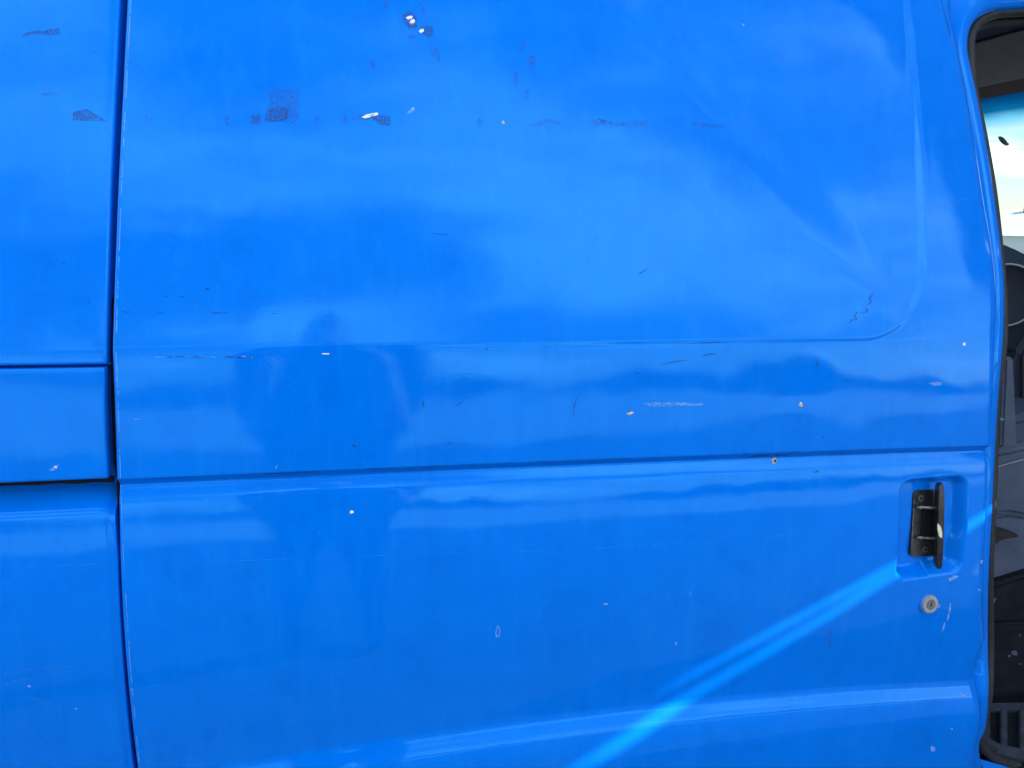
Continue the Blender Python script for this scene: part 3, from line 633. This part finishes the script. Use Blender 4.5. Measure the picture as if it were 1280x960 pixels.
# rocker below the cab opening
q = [at_plain(a, b, 0.024) for a, b in ((1222, 948), (1280, 966), (1420, 1018))]
V = []; Fc = []
for p in smooth_path(q, 6): V += [p, p+np.array([0.01, -0.010, -0.02]), p+np.array([0.0, -0.012, -0.08]), p+np.array([0, 0.0, -0.25])]
for i in range(len(V)//4-1):
    for k in range(3): Fc.append((4*i+k, 4*i+k+1, 4*i+k+5, 4*i+k+4))
link('sill_panel', V, Fc, PAINT, van)

# ---------------------------------------------------------------- cab interior
def ext(name, px_poly, Y, depth, m, bev=0.0, parent=van, off3=None, smooth=False):
    """a solid with a given outline standing at distance Y behind the van side"""
    pts = [at_y(a, b, Y) for a, b in px_poly]; t = bmesh.new()
    f = t.faces.new([t.verts.new(p) for p in pts]); e = bmesh.ops.extrude_face_region(t, geom=[f])
    for v in e['geom']:
        if isinstance(v, bmesh.types.BMVert): v.co.y += depth
    if bev: bmesh.ops.bevel(t, geom=t.edges[:], offset=bev, segments=3, affect='EDGES', clamp_overlap=True)
    return bm_obj(name, t, m, parent, smooth)
XT, ZT, XW, ZW = 1.56, 1.75, 1.97, 1.27      # windscreen top and base
def on_screen(px, py):
    d = ray(px, py); nx, nz = (ZT-ZW), (XW-XT)
    k = (nx*(XT-CAM[0])+nz*(ZT-CAM[2]))/(nx*d[0]+nz*d[2]); return CAM+d*k
ga, gb = on_screen(1262, 158), on_screen(1262, 118)
GLASS_Z = (float(ga[2])-0.004, float(gb[2]))
M['glass'] = glass_mat()
YA, YB = 0.14, 1.56
gy = np.linspace(YA, YB, 24); gt = np.linspace(0, 1, 14); GYY, GT = np.meshgrid(gy, gt)
bow = 0.07*(1-((GYY-0.85)/0.71)**2)-0.0
grid_obj('windscreen', XW+(XT-XW)*GT+bow*0.0, GYY, ZW+(ZT-ZW)*GT, M['glass'], van)
# header rail and folded sun visor above the glass, headlining
h0, h1 = on_screen(1225, 125), on_screen(1280, 111)
def beam(name, prof, m, y0=YA, y1=YB):
    V = [(x, y, z) for y in (y0, y1) for x, z in prof]; n = len(prof)
    Fc = [(k, (k+1) % n, n+(k+1) % n, n+k) for k in range(n)]+[tuple(range(n)), tuple(range(n, 2*n))]
    return link(name, V, Fc, m, van, False)
zh = float(on_screen(1250, 119)[2])
xh = XT+(ZT-zh)/(ZT-ZW)*(XW-XT)
d1 = CAM[0]; 
beam('windscreen_header', [(xh, zh-0.002), (xh-0.012, zh-0.004), (xh-0.035, zh+0.028), (xh-0.035, zh+0.06), (xh+0.02, zh+0.06)], M['header'])
beam('sun_visor', [(xh-0.032, zh+0.022), (xh-0.045, zh+0.024), (xh-0.125, zh+0.105), (xh-0.115, zh+0.115), (xh-0.03, zh+0.05)], M['visor'])
zr = zh+0.115
beam('roof_lining', [(1.02, zr+0.005), (xh-0.10, zr-0.004), (xh+0.03, zr+0.02), (1.02, zr+0.04)], M['liner'], 0.20, YB)
beam('cab_roof', [(0.95, zr+0.05), (xh+0.04, zr+0.04), (xh+0.02, zr+0.07), (0.95, zr+0.09)], PAINT, 0.22, YB+0.08)
ms = [on_screen(a, b)+np.array([-0.012, -0.012, 0]) for a, b in ((1250, 174), (1255, 173), (1260, 177), (1263, 182), (1258, 184), (1253, 180))]
t = bmesh.new(); f = t.faces.new([t.verts.new(p) for p in ms]); e = bmesh.ops.extrude_face_region(t, geom=[f])
for v in e['geom']:
    if isinstance(v, bmesh.types.BMVert): v.co += Vector((-0.014, -0.004, 0.004))
bmesh.ops.bevel(t, geom=t.edges[:], offset=0.002, segments=2, affect='EDGES'); bm_obj('mirror_mount', t, M['bezel'], van)
# dashboard with a round vent at its end
zd = float(CAM[2]-0.055)
dprof = [(XW+0.02, ZW-0.02), (XW-0.10, ZW+0.012), (1.72, zd-0.022), (1.66, zd-0.05), (1.64, zd-0.12), (1.66, zd-0.24), (1.74, zd-0.30), (1.76, zd-0.55), (1.98, zd-0.60)]
beam('dashboard', dprof, M['dash'], 0.16, 1.52)
vc = at_y(1257, 369, 0.36)
bm = bmesh.new()
vp = [Vector(vc)+Vector((0.060*math.cos(a)*0.75, 0.060*math.cos(a)*-0.6, 0.060*math.sin(a)*1.05)) for a in np.linspace(0, 2*math.pi, 49)[:-1]]; bm.free()
tube('vent_bezel', vp, 0.0022, M['bezel'], van, 8, closed=True)
ctr = Vector(vc)+Vector((0.02, 0.03, 0)); link('vent', [ctr]+[p+Vector((0.004, 0.006, 0)) for p in vp], [(0, k+1, (k+1) % 48+1) for k in range(48)], M['dark'], van)
# front corner lining seen beside the vent, shadowed shelf below
ext('dash_end', [(1238, 306), (1252, 303), (1268, 309), (1300, 325), (1300, 432), (1236, 432)], 0.52, 0.25, M['dash'], 0.012)
ext('dash_shelf', [(1236, 428), (1330, 428), (1330, 452), (1236, 450)], 0.50, 0.3, M['dark'], 0.006)
ext('belt_stalk', [(1252, 560), (1257, 448), (1268, 446), (1273, 560)], 0.16, 0.02, M['trim'], 0.004)
ext('seat_back', [(1273, 700), (1272, 445), (1300, 400), (1420, 400), (1420, 700)], 0.30, 0.4, M['dark'], 0.012)
ext('door_pillar_lining', [(1225, 640), (1236, 452), (1300, 452), (1300, 640)], 0.62, 0.05, M['dark'])
sb = ext('seat_base', [(1215, 648), (1225, 566), (1262, 561), (1300, 551), (1400, 530), (1400, 660), (1300, 652), (1262, 645), (1236, 645)], 0.20, 0.45, M['trim'], 0.012)
ext('seat_cushion', [(1215, 590), (1225, 530), (1262, 524), (1300, 514), (1400, 500), (1400, 590), (1262, 570), (1242, 573)], 0.215, 0.5, M['seat'], 0.014)
tube('seat_seam', [at_y(a, b, 0.196) for a, b in ((1236, 587), (1255, 581), (1280, 574), (1330, 563))], 0.0014, M['bezel'], van, 6)
tube('belt_catch', [at_y(a, b, 0.13) for a, b in ((1243, 523), (1248, 523.5), (1254, 524.5))], 0.0022, M['lock'], van, 8)
ext('seat_lever', [(1232, 664), (1246, 662), (1262, 664), (1275, 669), (1274, 672), (1258, 674), (1244, 681), (1238, 679)], 0.165, 0.02, M['black'], 0.003)
ext('seat_side', [(1215, 760), (1220, 646), (1262, 642), (1400, 660), (1400, 690), (1300, 716), (1262, 727), (1236, 737)], 0.21, 0.40, M['trim'], 0.008)
ext('seat_riser', [(1210, 900), (1214, 735), (1236, 733), (1262, 725), (1300, 713), (1400, 690), (1400, 900)], 0.19, 0.40, M['riser'], 0.008)
ext('riser_rib', [(1214, 784), (1240, 781), (1262, 779), (1400, 776), (1400, 790), (1262, 792), (1240, 793), (1214, 795)], 0.178, 0.02, M['riser'], 0.004)
ext('label_tag', [(1234, 749), (1246, 748), (1240, 759), (1235, 767)], 0.180, 0.002, M['trim'])
for k, (a, b, r_) in enumerate(((1268, 816, 3.4), (1275, 794, 1.2), (1276, 830, 1.3), (1262, 820, 1.8), (1236, 846, 2), (1251, 787, 1.3))):
    pts = blob(a, b, r_*1.2, r_, 8, 0.4); ext('dirt_splash', pts, 0.1885, 0.001, M['trim'])
ext('cab_floor', [(1205, 905), (1214, 880), (1400, 870), (1400, 905)], 0.17, 0.5, M['riser'])
# ribbed step: an inclined tread with pockets between ribs
def tread(px, py):
    """tread plane rising inwards"""
    a, b = at_y(1255, 948, 0.055), at_y(1255, 884, 0.15)
    s_ = (b[2]-a[2])/(b[1]-a[1]); d = ray(px, py)
    k = (a[2]-CAM[2]+s_*(CAM[1]-a[1]))/(d[2]-s_*d[1]); return CAM+d*k
V = [tread(a, b) for a, b in ((1215, 948), (1420, 985), (1420, 872), (1215, 884))]
V2 = [p+np.array([0, 0.004, -0.006]) for p in V]
step = link('step_plate', V2, [(0, 1, 2, 3)], M['riser'], van, False)
def slab(name, px_poly, m, parent, lift=0.006, drop=0.01, bev=0.0015):
    pts = [tread(a, b)+np.array([0, -lift*0.4, lift*0.6]) for a, b in px_poly]; t = bmesh.new()
    f = t.faces.new([t.verts.new(p) for p in pts]); e = bmesh.ops.extrude_face_region(t, geom=[f])
    for v in e['geom']:
        if isinstance(v, bmesh.types.BMVert): v.co += Vector((0, drop*0.5, -drop))
    bmesh.ops.bevel(t, geom=t.edges[:], offset=bev, segments=2, affect='EDGES', clamp_overlap=True); return bm_obj(name, t, m, parent)
for x0 in (1228, 1249.5, 1273.5, 1297, 1321, 1345, 1370):
    slab('rib', [(x0, 936+(x0-1228)*0.16), (x0+8.5, 937+(x0-1228)*0.16), (x0+8.5, 884), (x0, 884)], M['step'], step)
slab('step_edge', [(1215, 946), (1240, 943), (1420, 975), (1420, 960), (1275, 936), (1248, 930), (1234, 922), (1222, 918)], M['step'], step, 0.005)
slab('step_back', [(1215, 890), (1420, 884), (1420, 874), (1215, 880)], M['step'], step, 0.005)
# front side of the cab: slanting screen pillar, front edge of the opening, cant rail and rocker ahead of the view
end = Vector(op[-1])
pil = [end+Vector((0.02, 0.012, 0.01)), Vector((1.60, 0.13, 1.72)), Vector((1.72, 0.10, 1.60)), Vector((1.98, 0.055, 1.28)), Vector((2.0, 0.05, 1.15)), Vector((1.99, 0.03, 0.85)), Vector((1.93, 0.02, 0.60)), Vector((1.80, 0.03, 0.47))]
pil = [Vector(p) for p in smooth_path([tuple(p) for p in pil], 6)]
tube('front_pillar', pil, 0.034, PAINT, van, 14, (1.0, 0.9))
tube('front_seal', [p+Vector((-0.030, 0.012, -0.012)) for p in pil], 0.008, M['rubber'], van, 8)
xs2, zs2 = np.meshgrid(np.linspace(1.0, 1.60, 24), np.linspace(1.735, 1.94, 16))
grid_obj('cant_rail', xs2, base_y(xs2*0+0.98, zs2)+0.022, zs2, PAINT, van)
bm = bmesh.new(); add_box(bm, (1.70, 0.085, 0.40), (0.50, 0.05, 0.22), 0.012); bm_obj('front_sill', bm, PAINT, van)
bm = bmesh.new(); add_box(bm, (1.72, 0.175, 0.50), (0.46, 0.17, 0.03), 0.006); bm_obj('front_step', bm, M['riser'], van)
# closing shell of the cab: bulkhead, far side, floor pan, scuttle
bm = bmesh.new(); add_box(bm, (0.955, 0.97, 1.10), (0.02, 1.14, 1.4)); bm_obj('bulkhead', bm, M['dark'], van, False)
bm = bmesh.new(); add_box(bm, (1.30, 1.60, 0.85), (0.74, 0.03, 0.85)); add_box(bm, (1.75, 1.60, 0.85), (0.2, 0.03, 0.8)); bm_obj('far_door', bm, M['dark'], van, False)
bm = bmesh.new(); add_box(bm, (1.47, 0.89, 0.615), (1.04, 1.36, 0.04)); bm_obj('floor_pan', bm, M['dark'], van, False)
bm = bmesh.new(); add_box(bm, (2.02, 0.83, 0.85), (0.05, 1.50, 0.84), 0.015); bm_obj('front_panel', bm, PAINT, van)
bm = bmesh.new(); add_box(bm, (0.05, 0.97, 1.955), (3.1, 1.30, 0.03), 0.01); bm_obj('roof', bm, PAINT, van)
bm = bmesh.new(); add_box(bm, (-0.3, 1.60, 1.15), (2.4, 0.03, 1.6), 0.01); bm_obj('far_side', bm, PAINT, van)

# ---------------------------------------------------------------- far white building seen through the windscreen
wl = empty('warehouse', (52, 46, 0)); tag(wl, 'low white building far off, seen through the windscreen', 'building')
dirv = Vector((-0.66, 0.75, 0)); ang = math.atan2(dirv.y, dirv.x)
def wbox(name, c, s_, m):
    bm = bmesh.new(); add_box(bm, c, s_, 0.02); o = bm_obj(name, bm, m, wl, False); o.rotation_euler = (0, 0, ang); return o
wbox('wall', (0, 0, 0.6), (60, 12, 1.3), M['white'])
rv = [(x, y, z) for x in (-30.5, 30.5) for y, z in ((-6.6, 1.2), (6.6, 1.2), (0, 3.0))]
o = link('roof', rv, [(0, 1, 2), (3, 4, 5), (0, 2, 5, 3), (1, 2, 5, 4), (0, 1, 4, 3)], M['white'], wl, False); o.rotation_euler = (0, 0, ang)
for i in range(12): wbox('roof_vent', (-22+3.9*i+(i % 4)*0.7, 0.1, 3.1), (0.35+0.2*(i % 3), 0.5, 0.5+0.3*(i % 3)), M['hills'])

# ---------------------------------------------------------------- added timber blocker out of view: shades the side, its gap casts the streak
XF = 2.18
def back(px, py):
    q = at_plain(px, py); k = (XF-q[0])/S[0]; q = q+S*k; return q[1], q[2]
UP = [back(*p) for p in ((1238, 628), (1122, 694), (1000, 761), (850, 837))]
LO = [back(*p) for p in ((1238, 654), (1122, 713), (1000, 792), (885, 873))]
fu = np.polyfit(*zip(*UP), 1); fl = np.polyfit(*zip(*LO), 1)
light_blocker = tag(empty('slatted_light_blocker', (XF, -0.4, 0)), 'added slatted timber screen out of view, gapped to throw the sun streak on the van', 'light_blocker')
fy0, fy1 = 0.32, -0.95
def blocker_board(tb0, tb1, tt0, tt1, name='blocker_board'):
    """one board: bottom and top heights at its two ends"""
    V = [(x-XF, y+0.4, z) for x in (XF, XF+0.022) for y, z in ((fy0, tb0), (fy1, tb1), (fy1, tt1), (fy0, tt0))]
    Fc = [(0, 1, 2, 3), (4, 5, 6, 7), (0, 1, 5, 4), (1, 2, 6, 5), (2, 3, 7, 6), (3, 0, 4, 7)]
    return link(name, V, Fc, M['wood'], light_blocker, False)
gu0, gu1, gl0, gl1 = np.polyval(fu, fy0), np.polyval(fu, fy1), np.polyval(fl, fy0), np.polyval(fl, fy1)
top0, top1 = gu0, gu1
n_up = 12; zt_ = 3.9
for k in range(n_up):
    blocker_board(gu0+(zt_-gu0)*k/n_up, gu1+(zt_-gu1)*k/n_up, gu0+(zt_-gu0)*(k+1)/n_up-0.0005, gu1+(zt_-gu1)*(k+1)/n_up-0.0005)
n_lo = 10
for k in range(n_lo):
    blocker_board(gl0*k/n_lo, gl1*k/n_lo, gl0*(k+1)/n_lo-0.0005, gl1*(k+1)/n_lo-0.0005)
# added strip shaped to split the sun beam towards the gap's outer end
y_s = back(1062, 742)[0]
def mid(y): return np.polyval((fu+fl)/2, y)
def gw(y): return np.polyval(fu, y)-np.polyval(fl, y)
y_e = back(800, 867)[0]; y_m = back(850, 845)[0]
out = [(y_s, mid(y_s)), (fy1, mid(fy1)-gw(fy1)*0.20), (fy1, np.polyval(fu, fy1)), (y_e, np.polyval(fu, y_e)), (y_m, mid(y_m)+gw(y_m)*0.17)]
V = [(x-XF, y+0.4, z) for x in (XF+0.003, XF+0.012) for y, z in out]
link('beam_divider', V, [(0, 1, 2, 3, 4), (5, 6, 7, 8, 9)]+[(q_, (q_+1) % 5, (q_+1) % 5+5, q_+5) for q_ in range(5)], M['wood'], light_blocker, False)
for y in (fy0+0.05, fy1-0.05):
    bm = bmesh.new(); add_box(bm, (0.04, y+0.4, 1.95), (0.09, 0.09, 3.9), 0.004); bm_obj('blocker_post', bm, M['wood'], light_blocker, False)
print('gap', gu0, gu1, gl0, gl1, 'sun el', math.degrees(SUN_E))

# ---------------------------------------------------------------- the person taking the picture, whose reflection lies on the paint
person = tag(empty('person', (-0.055, -1.30, 0)), 'person in dark jacket holding up a phone in both hands, mirrored in the paint', 'person')
def skin_mesh(name, joints, edges, radii, m, parent, sub=2, root=0):
    me = bpy.data.meshes.new(name); me.from_pydata(joints, edges, []); o = bpy.data.objects.new(name, me); col.objects.link(o)
    md = o.modifiers.new('skin', 'SKIN'); md.use_smooth_shade = True
    for v, r_ in zip(me.skin_vertices[0].data, radii): v.radius = r_ if isinstance(r_, tuple) else (r_, r_)
    me.skin_vertices[0].data[root].use_root = True
    sm = o.modifiers.new('sub', 'SUBSURF'); sm.levels = sub; sm.render_levels = sub
    me.materials.append(m)
    if parent: o.parent = parent
    return o
# joints in the person's own frame: +y faces the van
J = {'pelvis': (0, 0, 0.92), 'waist': (0, 0.0, 1.05), 'chest': (0, 0.0, 1.24), 'neck0': (0, 0.0, 1.40), 'neck': (0, 0.02, 1.47),
     'shL': (-0.21, 0, 1.35), 'elL': (-0.20, 0.06, 1.02), 'shR': (0.21, 0, 1.35), 'elR': (0.20, 0.06, 1.02),
     'hipL': (-0.10, 0, 0.86), 'knL': (-0.11, 0.03, 0.48), 'anL': (-0.12, -0.02, 0.09), 'toL': (-0.13, 0.14, 0.035),
     'hipR': (0.10, 0, 0.86), 'knR': (0.11, 0.03, 0.48), 'anR': (0.12, -0.02, 0.09), 'toR': (0.13, 0.14, 0.035)}
keys = list(J); E_ = [('pelvis', 'waist'), ('waist', 'chest'), ('chest', 'neck0'), ('neck0', 'neck')]
for s_ in 'LR': E_ += [('neck0', 'sh'+s_), ('sh'+s_, 'el'+s_), ('pelvis', 'hip'+s_), ('hip'+s_, 'kn'+s_), ('kn'+s_, 'an'+s_), ('an'+s_, 'to'+s_)]
RD = {'pelvis': (0.25, 0.14), 'waist': (0.27, 0.15), 'chest': (0.28, 0.15), 'neck0': (0.09, 0.08), 'neck': 0.055, 'sh': 0.095, 'el': 0.07, 'wr': 0.036, 'hip': 0.095, 'kn': 0.062, 'an': 0.045, 'to': 0.04}
skin_mesh('body', [J[k] for k in keys], [(keys.index(a), keys.index(b)) for a, b in E_], [RD.get(k, RD.get(k[:2], RD.get(k[:3]))) for k in keys], M['cloth'], person)
# head with brow, nose, chin, ears and hair
bm = bmesh.new(); bmesh.ops.create_uvsphere(bm, u_segments=40, v_segments=28, radius=1.0)
for v in bm.verts:
    x_, y_, z_ = v.co; jaw = 1-0.28*max(0, -z_)
    nose = 0.030*math.exp(-(x_/0.14)**2-((z_+0.12)/0.20)**2)*(1 if y_ > 0 else 0); brow = 0.008*math.exp(-((z_-0.15)/0.1)**2)*(1 if y_ > .5 else 0)
    eye = -0.010*math.exp(-((abs(x_)-0.38)/0.16)**2-((z_-0.02)/0.10)**2)*(1 if y_ > 0 else 0); mouth = -0.005*math.exp(-(x_/0.3)**2-((z_+0.45)/0.05)**2)*(1 if y_ > 0 else 0)
    v.co = Vector((x_*0.076*jaw, y_*0.096*(1-0.12*max(0, -z_))+nose+brow+eye+mouth, z_*0.118))
for s_ in (-1, 1): add_box(bm, (s_*0.078, -0.005, -0.005), (0.016, 0.034, 0.06), 0.007)
bmesh.ops.translate(bm, verts=bm.verts, vec=(0, 0.05, 1.60)); bm_obj('head', bm, M['skin'], person)
bm = bmesh.new(); bmesh.ops.create_uvsphere(bm, u_segments=32, v_segments=20, radius=1.0)
bmesh.ops.delete(bm, geom=[v for v in bm.verts if v.co.z < -0.35 or (v.co.y > 0.35 and v.co.z < 0.42)], context='VERTS')
for v in bm.verts: v.co = Vector((v.co.x*0.083, v.co.y*0.103+0.044, v.co.z*0.124+1.604))
bm_obj('hair', bm, M['hair'], person)
for s_ in (-1, 1):
    skin_mesh('forearm', [(s_*0.185, 0.17, 0.99), (s_*0.155, 0.25, 1.02), (s_*0.118, 0.325, 1.225), (s_*0.11, 0.337, 1.263)], [(0, 1), (1, 2), (2, 3)], [0.046, 0.050, 0.036, 0.031], M['skin'], person).location = (s_*0.030, -0.135, 0)
    Jh = [(s_*0.112, 0.335, 1.262), (s_*0.098, 0.375, 1.295), (s_*0.088, 0.400, 1.325)]; Eh = [(0, 1), (1, 2)]; Rh = [0.030, 0.034, 0.030]
    for k in range(4):
        b0 = len(Jh); zk = 1.352-0.019*k; dl = (0.0, 0.006, 0.003, -0.008)[k]
        Jh += [(s_*0.088, 0.408, zk-0.004), (s_*0.086, 0.444, zk), (s_*(0.068-dl), 0.452, zk+0.002), (s_*(0.048-dl), 0.446, zk+0.003)]; Eh += [(2, b0), (b0, b0+1), (b0+1, b0+2), (b0+2, b0+3)]; Rh += [0.011, 0.0095, 0.0088, 0.0075]
    b0 = len(Jh); Jh += [(s_*0.078, 0.396, 1.300), (s_*0.062, 0.408, 1.318), (s_*0.050, 0.412, 1.334)]; Eh += [(1, b0), (b0, b0+1), (b0+1, b0+2)]; Rh += [0.013, 0.011, 0.009]
    skin_mesh('hand', Jh, Eh, Rh, M['skin'], person, 1).location = (s_*0.030, -0.135, 0)
phone = tag(empty('phone', (-0.055, -0.972, 1.338)), 'black phone held level in two hands in front of the dark jacket', 'phone')
bm = bmesh.new(); add_box(bm, (0, -0.004, 0), (0.164, 0.008, 0.074), 0.003); bm_obj('phone_body', bm, M['phone'], phone)
